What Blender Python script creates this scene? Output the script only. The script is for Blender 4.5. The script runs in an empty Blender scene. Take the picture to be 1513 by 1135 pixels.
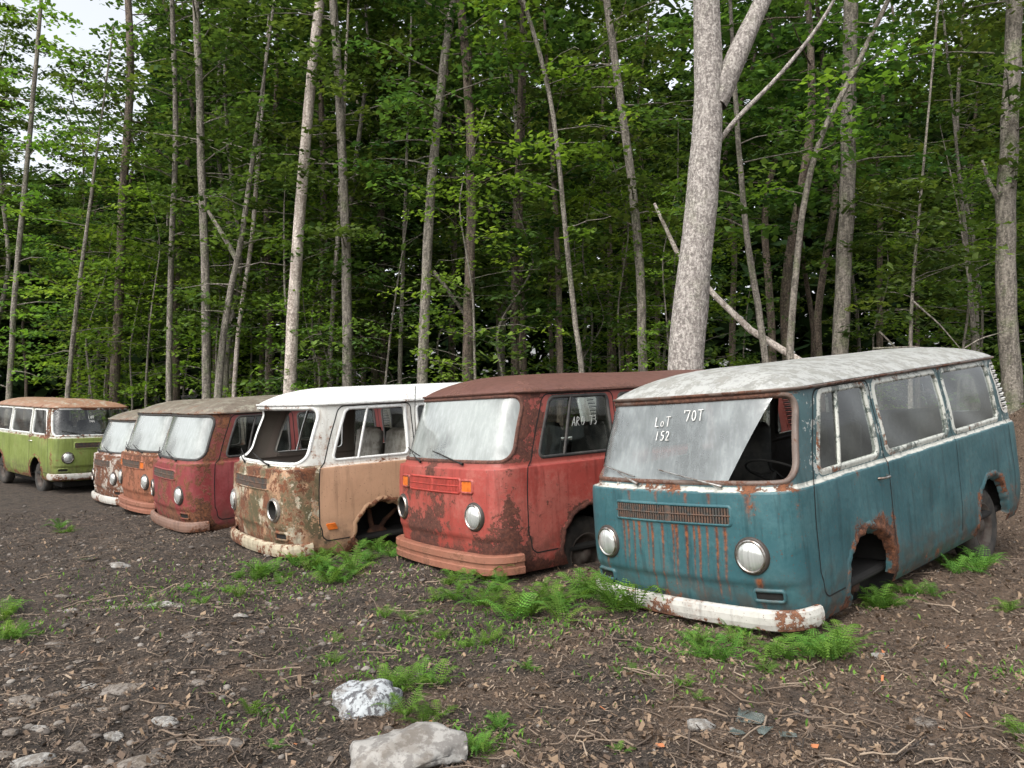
import bpy, math, random, bmesh
import numpy as np
from mathutils import Vector, Matrix
rng=np.random.default_rng(7); random.seed(7)
sc=bpy.context.scene
col=sc.collection
sc.view_settings.view_transform='Standard'
sc.view_settings.look='None'
CAMZ=1.45
# ---------------------------------------------------------------- node helpers
def node(nt,t,ins=None,**props):
    n=nt.nodes.new(t)
    for k,v in props.items(): setattr(n,k,v)
    for k,v in (ins or {}).items():
        if isinstance(v,bpy.types.NodeSocket): nt.links.new(v,n.inputs[k])
        else: n.inputs[k].default_value=v
    return n
def c4(c): return (c[0],c[1],c[2],1.0)
def mixc(nt,f,a,b,blend='MIX'):
    a=c4(a) if isinstance(a,tuple) else a; b=c4(b) if isinstance(b,tuple) else b
    return node(nt,'ShaderNodeMix',{0:f,6:a,7:b},data_type='RGBA',blend_type=blend).outputs[2]
def ma(nt,op,a,b=0.0,clamp=False):
    return node(nt,'ShaderNodeMath',{0:a,1:b},operation=op,use_clamp=clamp).outputs[0]
def ss(nt,v,lo,hi,a=0.0,b=1.0):
    return node(nt,'ShaderNodeMapRange',{'Value':v,'From Min':lo,'From Max':hi,'To Min':a,'To Max':b},interpolation_type='SMOOTHSTEP').outputs[0]
def noi(nt,vec,s,d=5,r=.6):
    return node(nt,'ShaderNodeTexNoise',{'Vector':vec,'Scale':s,'Detail':d,'Roughness':r}).outputs[0]
def newmat(name):
    m=bpy.data.materials.new(name); m.use_nodes=True; nt=m.node_tree; nt.nodes.clear()
    out=nt.nodes.new('ShaderNodeOutputMaterial'); return m,nt,out
def objvec(nt,seed=0.0,scale=(1,1,1)):
    tc=nt.nodes.new('ShaderNodeTexCoord')
    return node(nt,'ShaderNodeMapping',{'Vector':tc.outputs['Object'],'Location':(seed*3.1,seed*1.7,seed*2.3),'Scale':scale}).outputs[0]
def attr(nt,name):
    return node(nt,'ShaderNodeAttribute',attribute_name=name).outputs['Fac']
def bump(nt,h,s,d=.01):
    return node(nt,'ShaderNodeBump',{'Height':h,'Strength':s,'Distance':d}).outputs[0]
def pbsdf(nt,out,**k):
    p=node(nt,'ShaderNodeBsdfPrincipled',{kk.replace('_',' '):v for kk,v in k.items()})
    nt.links.new(p.outputs[0],out.inputs[0]); return p
RUST_D=(.045,.021,.014); RUST_O=(.19,.075,.036)
def paint_mat(name,lower,upper,belt,seed,rust=.5,peel=None,peel_amt=0.,rough=.45,belt_z=(1.142,1.166),fade=.25,mott=None,mott_thr=.55,rd=RUST_D,ro=RUST_O,dirt_amt=1.,mott2=None,spot=.8,fadec=None,m2thr=.545,inner=(.04,.033,.028)):
    m,nt,out=newmat(name)
    v=objvec(nt,seed); big=noi(nt,v,2.3,4,.6); mid=noi(nt,v,8,5,.65); fine=noi(nt,v,34,5,.7)
    tc=nt.nodes.new('ShaderNodeTexCoord'); sx=node(nt,'ShaderNodeSeparateXYZ',{0:tc.outputs['Object']}); z=sx.outputs[2]
    vs=objvec(nt,seed+5,(14,14,1.1)); st=noi(nt,vs,1.4,4,.6)
    comb=ma(nt,'ADD',ma(nt,'ADD',ma(nt,'MULTIPLY',big,.4),ma(nt,'MULTIPLY',mid,.35)),ma(nt,'MULTIPLY',fine,.25))
    a=attr(nt,'rust'); comb2=ma(nt,'ADD',comb,ma(nt,'MULTIPLY',a,.5))
    thr=.66-.12*rust
    mask=ss(nt,comb2,thr,thr+.02); halo=ss(nt,comb2,thr-.05,thr+.01)
    zj=ma(nt,'ADD',z,ma(nt,'MULTIPLY',ma(nt,'SUBTRACT',mid,.5),.02))
    up=ss(nt,zj,belt_z[1]-.003,belt_z[1]+.003); lo=ss(nt,zj,belt_z[0]-.003,belt_z[0]+.003)
    if peel is not None:
        pm=ss(nt,ma(nt,'ADD',ma(nt,'MULTIPLY',mid,.6),ma(nt,'MULTIPLY',fine,.4)),.56-peel_amt*.2,.59-peel_amt*.2)
        uppc=mixc(nt,pm,upper,peel)
    else: uppc=mixc(nt,0.0,upper,upper)
    base=mixc(nt,lo,lower,belt); base=mixc(nt,up,base,uppc)
    if mott is not None:
        fx=ss(nt,ma(nt,'ADD',sx.outputs[0],ma(nt,'MULTIPLY',mid,.25)),-.36,-.28)
        fx=ma(nt,'MULTIPLY',fx,ma(nt,'SUBTRACT',1.0,up))
        mm=ss(nt,ma(nt,'ADD',ma(nt,'MULTIPLY',noi(nt,objvec(nt,seed+9),3.2,5,.62),.7),ma(nt,'MULTIPLY',fine,.3)),mott_thr,mott_thr+.025)
        base=mixc(nt,ma(nt,'MULTIPLY',mm,fx),base,mott)
        if mott2:
            m2=ss(nt,ma(nt,'ADD',ma(nt,'MULTIPLY',noi(nt,objvec(nt,seed+13),4.2,5,.62),.7),ma(nt,'MULTIPLY',fine,.3)),m2thr,m2thr+.02)
            base=mixc(nt,ma(nt,'MULTIPLY',m2,fx),base,mott2)
    fadec=fadec or tuple(min(1,c*1.25+.04) for c in lower)
    base=mixc(nt,ma(nt,'MULTIPLY',ma(nt,'MULTIPLY',ss(nt,ma(nt,'ADD',ma(nt,'MULTIPLY',big,.7),ma(nt,'MULTIPLY',fine,.3)),.44,.60),min(1,fade*1.5)),ma(nt,'SUBTRACT',1.0,lo)),base,fadec)
    base=mixc(nt,ss(nt,st,.48,.70,0,.5),base,tuple(c*.4 for c in lower))
    if spot:
        spots=ss(nt,noi(nt,objvec(nt,seed+3),70,2,.6),.66,.70)
        base=mixc(nt,ma(nt,'MULTIPLY',spots,spot),base,(.09,.045,.03))
    if dirt_amt:
        dirt=ma(nt,'MULTIPLY',ss(nt,z,.74,.34),ss(nt,mid,.38,.62,.1,.8*dirt_amt)); base=mixc(nt,dirt,base,(.065,.05,.038))
    base=mixc(nt,ma(nt,'MULTIPLY',halo,.5),base,tuple(.5*c+.5*r for c,r in zip(lower,ro)))
    rc=mixc(nt,ss(nt,ma(nt,'ADD',ma(nt,'MULTIPLY',fine,.6),ma(nt,'MULTIPLY',mid,.4)),.40,.64),rd,ro)
    base=mixc(nt,mask,base,rc)
    s=attr(nt,'streak'); sm=ma(nt,'MULTIPLY',s,ss(nt,ma(nt,'ADD',fine,st),.7,1.2,.7,1.2),True)
    base=mixc(nt,sm,base,mixc(nt,ss(nt,fine,.4,.62),(.075,.024,.015),(.22,.075,.03)))
    geo=nt.nodes.new('ShaderNodeNewGeometry')
    base=mixc(nt,geo.outputs['Backfacing'],base,inner)
    rg=ma(nt,'ADD',ma(nt,'MULTIPLY',mask,.4),ma(nt,'ADD',rough-.1,ma(nt,'MULTIPLY',mid,.3)),True)
    h=ma(nt,'ADD',ma(nt,'MULTIPLY',ma(nt,'MULTIPLY',mask,fine),1.0),ma(nt,'ADD',ma(nt,'MULTIPLY',mask,-.25),ma(nt,'MULTIPLY',big,1.8)))
    p=pbsdf(nt,out,Base_Color=base,Roughness=rg,Normal=bump(nt,h,.6,.014)); p.inputs['Specular IOR Level'].default_value=.38
    return m
def simple(name,c,rough=.6,metal=0.,nscale=12,var=.35,c2=None,bs=.2,seed=1.,thr=(.35,.65)):
    m,nt,out=newmat(name); v=objvec(nt,seed); n=noi(nt,v,nscale,5,.65)
    b=mixc(nt,ss(nt,n,thr[0],thr[1]),c,c2 if c2 else tuple(x*(1-var) for x in c))
    pbsdf(nt,out,Base_Color=b,Roughness=rough,Metallic=metal,Normal=bump(nt,n,bs,.008)); return m
def glass_mat(name,dust,colr,seed=1.):
    m,nt,out=newmat(name); v=objvec(nt,seed); n=noi(nt,v,1.6,5,.55); n2=noi(nt,objvec(nt,seed,(9,9,1.)),3,4,.6); n3=noi(nt,objvec(nt,seed+4),45,3,.7)
    f=ma(nt,'ADD',ss(nt,n,.35,.65,dust-.14,dust+.12),ma(nt,'ADD',ss(nt,n2,.45,.7,-.04,.06),ss(nt,n3,.55,.75,0,.12)),True)
    lw=node(nt,'ShaderNodeLayerWeight',{0:.5}).outputs['Facing']; fr=ma(nt,'ADD',.05,ma(nt,'MULTIPLY',ma(nt,'POWER',lw,4.0),.85),True)
    tr=node(nt,'ShaderNodeBsdfTransparent',{0:(.70,.74,.72,1)}); gl=node(nt,'ShaderNodeBsdfGlossy',{0:(1,1,1,1),'Roughness':.05})
    a=node(nt,'ShaderNodeMixShader',{0:fr,1:tr.outputs[0],2:gl.outputs[0]})
    df=node(nt,'ShaderNodeBsdfDiffuse',{0:mixc(nt,ss(nt,ma(nt,'ADD',ma(nt,'MULTIPLY',n,.7),ma(nt,'MULTIPLY',n2,.3)),.36,.64),tuple(c*.72 for c in colr),colr)})
    gl2=node(nt,'ShaderNodeBsdfGlossy',{0:(1,1,1,1),'Roughness':.12})
    d2=node(nt,'ShaderNodeMixShader',{0:ma(nt,'MULTIPLY',fr,1.4,True),1:df.outputs[0],2:gl2.outputs[0]})
    o=node(nt,'ShaderNodeMixShader',{0:f,1:a.outputs[0],2:d2.outputs[0]}); nt.links.new(o.outputs[0],out.inputs[0]); return m
# ---------------------------------------------------------------- mesh builder
class MB:
    def __init__(s): s.V=[];s.F=[];s.M=[];s.T=[];s.n=0
    def add(s,v,f,mat=0,tone=0.):
        v=np.asarray(v,float).reshape(-1,3)
        f=(np.asarray(f)+s.n).tolist() if len(f) else []
        s.V.append(v); s.F+=f; s.M+=[mat]*len(f)
        s.T.append(np.full(len(v),tone) if np.isscalar(tone) else np.asarray(tone)); s.n+=len(v); return s
    def addp(s,v,f,mat=0,tone=0.):
        s.V.append(np.asarray(v,float)); s.F+=[tuple(i+s.n for i in q) for q in f]; s.M+=[mat]*len(f)
        s.T.append(np.full(len(v),tone)); s.n+=len(v); return s
    def mesh(s,name,mats,smooth=True,tone=False):
        me=bpy.data.meshes.new(name); V=np.concatenate(s.V)
        me.from_pydata(V.tolist(),[],s.F)
        for m in mats: me.materials.append(m)
        if len(mats)>1: me.polygons.foreach_set('material_index',s.M)
        me.polygons.foreach_set('use_smooth',[smooth]*len(s.F))
        if tone:
            a=me.attributes.new('tone','FLOAT','POINT'); a.data.foreach_set('value',np.concatenate(s.T))
        me.update(); return me
def link(name,data,parent=None):
    o=bpy.data.objects.new(name,data); col.objects.link(o)
    if parent is not None: o.parent=parent
    return o
def tag(o,label,cat,group=None):
    o['label']=label; o['category']=cat
    if group: o['group']=group
def gridf(nr,nc,closed=False):
    f=[]
    for i in range(nr-1):
        for j in range(nc if closed else nc-1):
            j2=(j+1)%nc; f.append((i*nc+j,i*nc+j2,(i+1)*nc+j2,(i+1)*nc+j))
    return f
def tube(path,rad,sides=8,wob=0.):
    path=np.asarray(path,float); n=len(path); rad=np.broadcast_to(np.asarray(rad,float),(n,))
    T=np.gradient(path,axis=0); T/=np.linalg.norm(T,axis=1)[:,None]+1e-9
    ref=np.array([1,0,0.]) if abs(T[:,2]).mean()>.7 else np.array([0,0,1.])
    if abs(T@ref).mean()>.85: ref=np.array([0,1,0.])
    A=np.cross(T,ref); A/=np.linalg.norm(A,axis=1)[:,None]+1e-9; B=np.cross(T,A)
    an=np.linspace(0,2*math.pi,sides,endpoint=False)
    R=rad[:,None]*(1+wob*rng.normal(size=(n,sides)))
    V=path[:,None,:]+R[:,:,None]*(np.cos(an)[None,:,None]*A[:,None,:]+np.sin(an)[None,:,None]*B[:,None,:])
    return V.reshape(-1,3),gridf(n,sides,True)
def lathe(prof,n,mat):
    an=np.linspace(0,2*math.pi,n,endpoint=False)
    V=np.array([[(a,r*math.cos(t),r*math.sin(t)) for t in an] for a,r in prof]).reshape(-1,3)
    M=np.array(mat); V=V@M[:3,:3].T+M[:3,3]
    return V,[tuple(reversed(f)) for f in gridf(len(prof),n,True)]
def box(c,h,bev=.02,mat=None):
    x,y,z=h; b=min(bev,x*.9,y*.9,z*.9); V=[];
    for sz,ins in ((-z,b),(-z+b,0),(z-b,0),(z,b)):
        xx=x-ins; yy=y-ins
        for px,py in ((xx,yy-b),(xx-b,yy),(-xx+b,yy),(-xx,yy-b),(-xx,-yy+b),(-xx+b,-yy),(xx-b,-yy),(xx,-yy+b)):
            V.append((px,py,sz))
    V=np.array(V)
    if mat is not None: V=V@np.array(mat.to_3x3()).T
    V=V+np.array(c); F=gridf(4,8,True)+[tuple(range(7,-1,-1)),tuple(range(24,32))]
    return V,F
# ---------------------------------------------------------------- van surface
def bez(p,n):
    t=np.linspace(0,1,n)[:,None]; p=[np.array(q) for q in p]
    return (1-t)**3*p[0]+3*(1-t)**2*t*p[1]+3*(1-t)*t*t*p[2]+t**3*p[3]
ys=np.linspace(0,.62,24)
a1=np.stack([-.042*(ys/.62)**2,ys],1); a2=bez([(-.042,.62),(-.065,.78),(-.115,.86),(-.31,.86)],30)[1:]
a3=np.stack([np.linspace(-.31,-4.05,60),np.full(60,.86)],1)[1:]; a4=bez([(-4.05,.86),(-4.24,.86),(-4.35,.76),(-4.37,.55)],24)[1:]
ys2=np.linspace(.55,0,14); a5=np.stack([-4.40+.03*(ys2/.55)**2,ys2],1)[1:]
CT=np.concatenate([a1,a2,a3,a4,a5]); SS=np.concatenate([[0],np.cumsum(np.linalg.norm(np.diff(CT,axis=0),axis=1))]); SE=SS[-1]
T0=SS[len(a1)+len(a2)-1]; TR=SS[len(a1)+len(a2)+len(a3)-1]
def tx(x): return T0+(-.31-x)
def ty(y): return float(np.interp(y,CT[:50,1],SS[:50]))
FZ=np.array([(.26,-.15),(.33,-.075),(.40,-.035),(.50,-.012),(.58,-.004),(.593,.010),(.61,.014),(.8,.012),(.95,.006),(1.08,-.004),(1.125,-.010),(1.138,-.012),(1.150,-.056),(1.19,-.072),(1.45,-.16),(1.70,-.26),(1.76,-.29)])
WZ=np.array([(.26,.78),(.33,.822),(.40,.845),(.52,.855),(.8,.86),(1.0,.86),(1.12,.858),(1.138,.856),(1.150,.831),(1.19,.827),(1.45,.803),(1.70,.768),(1.76,.757)])
RZ=np.array([(.26,.06),(.5,0),(1.1,0),(1.2,.03),(1.74,.18)])
def sstep(x): x=np.clip(x,0,1); return x*x*(3-2*x)
def P(t,z):
    t=np.asarray(t,float); z=np.asarray(z,float); a=np.abs(t)
    cx=np.interp(a,SS,CT[:,0]); cy=np.interp(a,SS,CT[:,1])*np.sign(t)
    F=np.interp(z,FZ[:,0],FZ[:,1]); W=np.interp(z,WZ[:,0],WZ[:,1]); R=np.interp(z,RZ[:,0],RZ[:,1])
    wf=sstep((cx+1.55)/1.1); wr=sstep((-cx-3.4)/.9)
    x=cx+F*wf+R*wr; y=cy*W/.86
    dent=.006*np.sin(3.1*t+2.7*z)*np.sin(7.3*z+1.3*t)+.003*np.sin(9*t+5*z)*np.sin(11*z)
    return np.stack([x,y+dent*np.sign(t)*(np.abs(cy)>.8),z+0*x],-1)
def NRM(t,z):
    e=.012; a=P(t+e,z)-P(t-e,z); b=P(t,z+e)-P(t,z-e); n=np.cross(a,b); return n/(np.linalg.norm(n,axis=-1)[...,None]+1e-9)
def rbs(t,z,tc,zc,ht,hz,r):
    qx=np.abs(t-tc)-ht+r; qz=np.abs(z-zc)-hz+r
    return np.hypot(np.maximum(qx,0),np.maximum(qz,0))+np.minimum(np.maximum(qx,qz),0)-r
def rbpath(w,n=9):
    tc,zc,ht,hz,r=w; pts=[]
    for cx_,cz_,a0 in ((ht-r,-hz+r,-90),(ht-r,hz-r,0),(-ht+r,hz-r,90),(-ht+r,-hz+r,180)):
        for k in range(n):
            a=math.radians(a0+90*k/(n-1)); pts.append((tc+cx_+r*math.cos(a),zc+cz_+r*math.sin(a)))
    out=[]
    for i in range(len(pts)):
        p,q=np.array(pts[i]),np.array(pts[(i+1)%len(pts)]); k=max(1,int(np.linalg.norm(q-p)/.05))
        for j in range(k): out.append(p+(q-p)*j/k)
    return np.array(out)
def sweep(path,prof,closed=False,cprof=False):
    path=np.asarray(path,float); p=P(path[:,0],path[:,1]); n=NRM(path[:,0],path[:,1])
    if closed: T=np.roll(p,-1,0)-np.roll(p,1,0)
    else: T=np.gradient(p,axis=0)
    T/=np.linalg.norm(T,axis=1)[:,None]+1e-9; B=np.cross(T,n)
    pr=np.array(prof); V=p[:,None,:]+pr[None,:,0,None]*n[:,None,:]+pr[None,:,1,None]*B[:,None,:]
    m=len(pr); N=len(path); F=[]
    for i in range(N if closed else N-1):
        i2=(i+1)%N
        for j in range(m if cprof else m-1):
            j2=(j+1)%m; F.append((i*m+j,i*m+j2,i2*m+j2,i2*m+j))
    return V.reshape(-1,3),F
def line(t0,z0,t1,z1,n=12): return np.stack([np.linspace(t0,t1,n),np.linspace(z0,z1,n)],1)
def patch(w,off,rings=10):
    pth=rbpath(w); c=np.array([w[0],w[1]]); ks=np.linspace(0.02,1,rings); V=[]
    for k in ks:
        q=c+(pth-c)*k; V.append(P(q[:,0],q[:,1])+off*NRM(q[:,0],q[:,1]))
    n=len(pth); F=[tuple(reversed(f)) for f in gridf(rings,n,True)]+[tuple(range(n))]
    return np.concatenate(V),F
WIN={'windshield':(0,1.450,.935,.262,.12)}
def sw(x0,x1,s): return (s*(tx(x0)+tx(x1))/2,1.442,abs(x1-x0)/2,.245,.055)
for s,nm in ((1,'l'),(-1,'r')):
    WIN['door_'+nm]=sw(-.47,-1.38,s); WIN['mid_'+nm]=sw(-1.52,-2.65,s); WIN['rear_'+nm]=sw(-2.77,-3.84,s)
WIN['back']=(SE,1.42,.58,.20,.08)
DOOR={s:(s*(tx(-.39)+tx(-1.45))/2,1.08,.53,.63,.06) for s in (1,-1)}
AX=(-1.08,-3.42)
def archsd(t,z,xc,s):
    d=t-s*tx(xc); zc=.40; return np.where(z>zc,np.hypot(d,z-zc),np.abs(d))-.365
G={'L':[[(0,1.4),(0,0),(.7,.05)]],'O':[[(.45+.4*math.cos(a),.7+.65*math.sin(a)) for a in np.linspace(0,6.3,13)]],'o':[[(.35+.3*math.cos(a),.4+.38*math.sin(a)) for a in np.linspace(0,6.3,11)]],
'T':[[(0,1.4),(.95,1.45)],[(.5,1.4),(.42,0)]],'1':[[(.35,1.4),(.25,0)]],'5':[[(.75,1.4),(.2,1.4),(.15,.8),(.6,.8),(.7,.4),(.4,0),(.05,.1)]],
'2':[[(.05,1.1),(.3,1.4),(.65,1.2),(.6,.8),(.05,0),(.75,.05)]],'7':[[(0,1.4),(.75,1.4),(.3,0)]],'0':[[(.4+.33*math.cos(a),.7+.65*math.sin(a)) for a in np.linspace(0,6.3,13)]],
'3':[[(.05,1.3),(.5,1.4),(.6,1.1),(.25,.8),(.65,.5),(.4,0),(.0,.15)]],'4':[[(.5,1.4),(.0,.5),(.8,.5)],[(.6,.9),(.55,0)]],'A':[[(0,0),(.4,1.4),(.8,0)],[(.15,.5),(.65,.5)]],'R':[[(0,0),(0,1.4),(.6,1.2),(.5,.8),(0,.7),(.7,0)]],"'":[[(.45,1.5),(.4,1.1)]],' ':[]}
def writing(txt,t0,z0,sz,rad):
    mb=MB(); x=t0
    for ch in txt:
        for st in G[ch]:
            q=np.array(st)*sz+np.array([x,z0]); m=max(2,len(q)*3); u=np.linspace(0,len(q)-1,m)
            q=np.stack([np.interp(u,range(len(q)),q[:,k]) for k in (0,1)],1)
            p=P(q[:,0],q[:,1])+.002*NRM(q[:,0],q[:,1]); mb.addp(*tube(p,rad,5))
        x+=sz*(.7 if ch=="'" else 1.15)
    return mb
M_rub=simple('window_rubber',(.018,.018,.018),.7,c2=(.05,.045,.04))
M_chr=simple('dull_chrome',(.50,.50,.48),.3,.9,c2=(.22,.17,.14),nscale=20)
M_dark=simple('dark_interior',(.012,.011,.010),.9)
M_seat=simple('seat_vinyl',(.02,.019,.018),.6,c2=(.05,.045,.04))
M_seatl=simple('pale_seat_vinyl',(.42,.40,.35),.6,c2=(.2,.18,.15))
M_tyre=simple('old_tyre_rubber',(.020,.019,.018),.85,c2=(.05,.043,.036))
M_rim=simple('rusty_rim',(.04,.026,.020),.8,c2=(.07,.06,.05))
M_amber=simple('amber_lens',(.62,.15,.02),.3,c2=(.4,.09,.01))
M_gap=simple('panel_gap',(.006,.006,.006),.9)
M_chalk=simple('white_marker',(.78,.78,.75),.8); M_faint=simple('faded_marker',(.42,.43,.41),.8)
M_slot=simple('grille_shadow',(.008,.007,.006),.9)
M_steel=simple('rusty_steel',RUST_D,.9,c2=(.12,.055,.03))
M_rslat=simple('rusty_grille_slats',(.045,.048,.044),.8,c2=(.11,.06,.038),nscale=25)
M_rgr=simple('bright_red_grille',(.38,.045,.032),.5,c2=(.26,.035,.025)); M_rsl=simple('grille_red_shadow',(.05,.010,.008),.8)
m,nt,out=newmat('headlight_glass'); v=objvec(nt,2.,(1,60,1)); w=noi(nt,v,1.,1,.3)
pbsdf(nt,out,Base_Color=mixc(nt,w,(.36,.38,.36),(.70,.72,.70)),Roughness=.08,Metallic=.5,Normal=bump(nt,w,.4,.01)); M_lens=m
G_ws=glass_mat('dusty_windshield_glass',.73,(.25,.275,.275),3.); G_ws2=glass_mat('hazy_windshield_glass',.72,(.35,.38,.365),6.)
G_side=glass_mat('grimy_side_glass',.05,(.10,.11,.085),4.); G_side2=glass_mat('clearer_side_glass',.10,(.2,.21,.2),8.)
def van(st):
    root=link('van',None); root.empty_display_size=.3
    root.location=st['loc']; root.rotation_euler=(math.radians(st.get('roll',0)),math.radians(st['pitch']),math.radians(st['yaw'])); root.scale=(st.get('sx',.985),.955,1)
    tag(root,st['label'],'van','abandoned vans parked in a row' if st.get('row',True) else None)
    pm=st['paint']; roofm=st['roofm']; fine=st.get('fine',1)
    def fin(mb,name,mats,smooth=True,parent=None,label=None,rust=True,isb=False):
        me=mb.mesh(name,mats,smooth)
        if rust:
            V=np.concatenate(mb.V); x,y,z=V.T; fr=(x>-.65)
            b=np.zeros(len(V))+st.get('bias',0)
            if not isb:
                b+=.22*np.exp(-((z-.34)/.07)**2)
                for ax in AX:
                    r=np.hypot(x-ax,np.maximum(z-.40,0)); b+=.28*np.exp(-((r-.37)/.05)**2)*(np.abs(y)>.6)*(z<.95)
                b+=np.where(x>-.30,st.get('belt_rf',st.get('belt_r',.15)),st.get('belt_r',.15))*np.exp(-((z-1.155)/.03)**2)
                b+=st.get('ws_r',.2)*(fr&(z>1.17)&(z<1.73))
                b+=.12*np.exp(-((z-1.72)/.04)**2)
                b+=st.get('nose_r',0)*(x>-.35)*(z<1.15)+st.get('low_r',0)*np.clip((.75-z)/.4,0,1)*(x>-.4)
                b+=st.get('corner_r',.10)*np.exp(-((x+.22)/.06)**2)*(z<1.14)
                b+=st.get('seam_r',.12)*np.exp(-((x+1.45)/.03)**2)*(z<1.14)
                for bx,by,bz,br,am in st.get('blobs',[]):
                    b+=am*np.exp(-((x-bx)**2+(y-by)**2+(z-bz)**2)/br**2)
            else:
                b+=.10*np.exp(-((z-.335)/.02)**2)+.10*np.exp(-((np.abs(y)-.80)/.08)**2)
            s=np.zeros(len(V))
            if not isb:
              for dy,zt,ln,wd,am in st.get('drips',[]):
                u=(zt-z)/ln; s=np.maximum(s,am*np.exp(-((y-dy-.01*np.sin(9*z))/(wd*(1.1-.6*np.clip(u,0,1))))**2)*((u>-.05)&(x>-.4))*np.clip(1.15-u,0,1)**.5)
            me.attributes.new('rust','FLOAT','POINT').data.foreach_set('value',b)
            me.attributes.new('streak','FLOAT','POINT').data.foreach_set('value',s)
        o=link(name,me,parent or root)
        if label: o['label']=label
        return o
    HZ=.765; HY=.60
    cf=(.009 if st.get('drips') else .012)*fine; cs=.026*fine
    th=np.concatenate([np.arange(0,T0,cf),np.arange(T0,SE,cs),[SE]]); ts=np.concatenate([-th[:0:-1],th]); zs=np.arange(.30,1.745,.018)
    zs=np.sort(np.concatenate([zs[(np.abs(zs-1.144)>.016)],[1.130,1.138,1.150,1.160]]))
    Tg,Zg=np.meshgrid(ts,zs)
    holes=[lambda t,z,w=w:rbs(t,z,*w) for k,w in WIN.items() if k!='back']
    holes+=[lambda t,z:rbs(t,z,*WIN['back']),lambda t,z:rbs(t,z,-WIN['back'][0],*WIN['back'][1:])]
    holes+=[lambda t,z,x=x,s=s:archsd(t,z,x,s) for x in AX for s in (1,-1)]
    hl=[(s*ty(HY),HZ) for s in (1,-1)]
    holes+=[lambda t,z,c=c:np.hypot(t-c[0],z-c[1])-.090 for c in hl]
    doors=[lambda t,z,w=w:rbs(t,z,*w) for w in DOOR.values()]
    for h in holes+doors:
        e=1e-3
        for _ in range(2):
            d=h(Tg,Zg); gx=(h(Tg+e,Zg)-d)/e; gz_=(h(Tg,Zg+e)-d)/e
            mk=(np.abs(d)<.011)&(np.abs(Tg)<SE-1e-4)
            Tg=np.where(mk,Tg-d*gx,Tg); Zg=np.where(mk,Zg-d*gz_,Zg)
    PP=P(Tg,Zg); nr,nc=Tg.shape
    tcn=(Tg[:-1,:-1]+Tg[1:,:-1]+Tg[:-1,1:]+Tg[1:,1:])/4; zcn=(Zg[:-1,:-1]+Zg[1:,:-1]+Zg[:-1,1:]+Zg[1:,1:])/4
    hole=np.zeros_like(tcn,bool)
    for h in holes: hole|=h(tcn,zcn)<0
    dr=[(h(tcn,zcn)<0)&~hole for h in doors]; body=~hole&~dr[0]&~dr[1]
    idx=np.arange(nr*nc).reshape(nr,nc)
    def sub(mask):
        i,j=np.nonzero(mask); q=np.stack([idx[i,j],idx[i,j+1],idx[i+1,j+1],idx[i+1,j]],1)
        u,inv=np.unique(q,return_inverse=True); return PP.reshape(-1,3)[u],inv.reshape(-1,4)
    mb=MB(); mb.add(*sub(body))
    for x in AX:
        for s in (1,-1):
            a=np.linspace(-.1,math.pi+.1,46); jag=.010*np.sin(a*9+x)*np.sin(a*4.3+1)+.006*rng.normal(size=46)*st.get('jag',.4)
            pth=np.stack([s*tx(x)+(.362+jag)*np.cos(a),.40+(.362+jag)*np.sin(a)],1); pth[:,1]=np.maximum(pth[:,1],.31)
            mb.addp(*sweep(pth[::1] if s>0 else pth[::-1],[(-.05,-.010-.02*st.get('jag',0)),(.004,-.008),(.012,.010),(.0,.035)]))
    fin(mb,'body',[pm],label=st.get('body_label'))
    sides=(1,-1)
    for k,s in enumerate(sides):
        mb=MB(); mb.add(*sub(dr[k])); d=fin(mb,'door',[st.get('doorm',pm)])
        hm=MB(); ht,hz=s*tx(-1.34),1.05
        pth=line(ht-.07,hz,ht+.07,hz,8); p=P(pth[:,0],pth[:,1])+NRM(pth[:,0],pth[:,1])*np.array([.0,.03,.038,.038,.038,.038,.03,0])[:,None]
        hm.addp(*tube(p,.009,8)); fin(hm,'handle',[M_chr],parent=d,rust=False)
        gm=MB(); w=DOOR[s]; pth=rbpath((w[0],w[1],w[2],w[3],w[4])); ok=archsd(pth[:,0],pth[:,1],AX[0],s)>0.01
        i0=int(np.argmin(ok)) if not ok.all() else 0
        pth=np.roll(pth,-i0,0); ok=np.roll(ok,-i0); pth=pth[ok]
        gm.addp(*sweep(pth,[(.0015,-.0055),(.0015,.0055)])); fin(gm,'panel_seam',[M_gap],rust=False)
        for xx,za,zb in ((-2.71,.36,1.70),(-3.98,.5,1.68)):
            gm=MB(); gm.addp(*sweep(line(s*tx(xx),za,s*tx(xx),zb,20),[(.0015,-.0035),(.0015,.0035)])); fin(gm,'panel_seam',[M_gap],rust=False)
    us=np.array([0,.006,.016,.035,.07,.11,.17,.25,.35,.5,.65,.8,.92,1.]); e=P(ts,np.full(len(ts),1.74)); V=[]
    e=e+.012*NRM(ts,np.full(len(ts),1.74))*[1,1,0]
    for u in us:
        tgt=np.stack([np.clip(e[:,0],-3.55,-1.05),0*e[:,1],e[:,2]],1); q=e+(tgt-e)*u; q[:,2]=1.742+st.get('rh',.158)*(1-(1-u)**2.4)**.82+.006*np.sin(q[:,0]*4+1)*np.sin(q[:,1]*5)*min(1,u*5); V.append(q)
    mb=MB(); mb.addp(np.concatenate(V),gridf(len(us),len(ts)))
    fin(mb,'roof',[roofm])
    gu=MB(); tt=np.linspace(-SE+.02,SE-.02,160); gu.addp(*sweep(np.stack([tt,0*tt+1.730],1),[(-.005,-.008),(.030,-.004),(.034,.003),(.024,.012),(-.005,.014)]))
    fin(gu,'roof_gutter',[st.get('gutterm',roofm)])
    fm=st.get('framem',M_rub)
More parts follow.
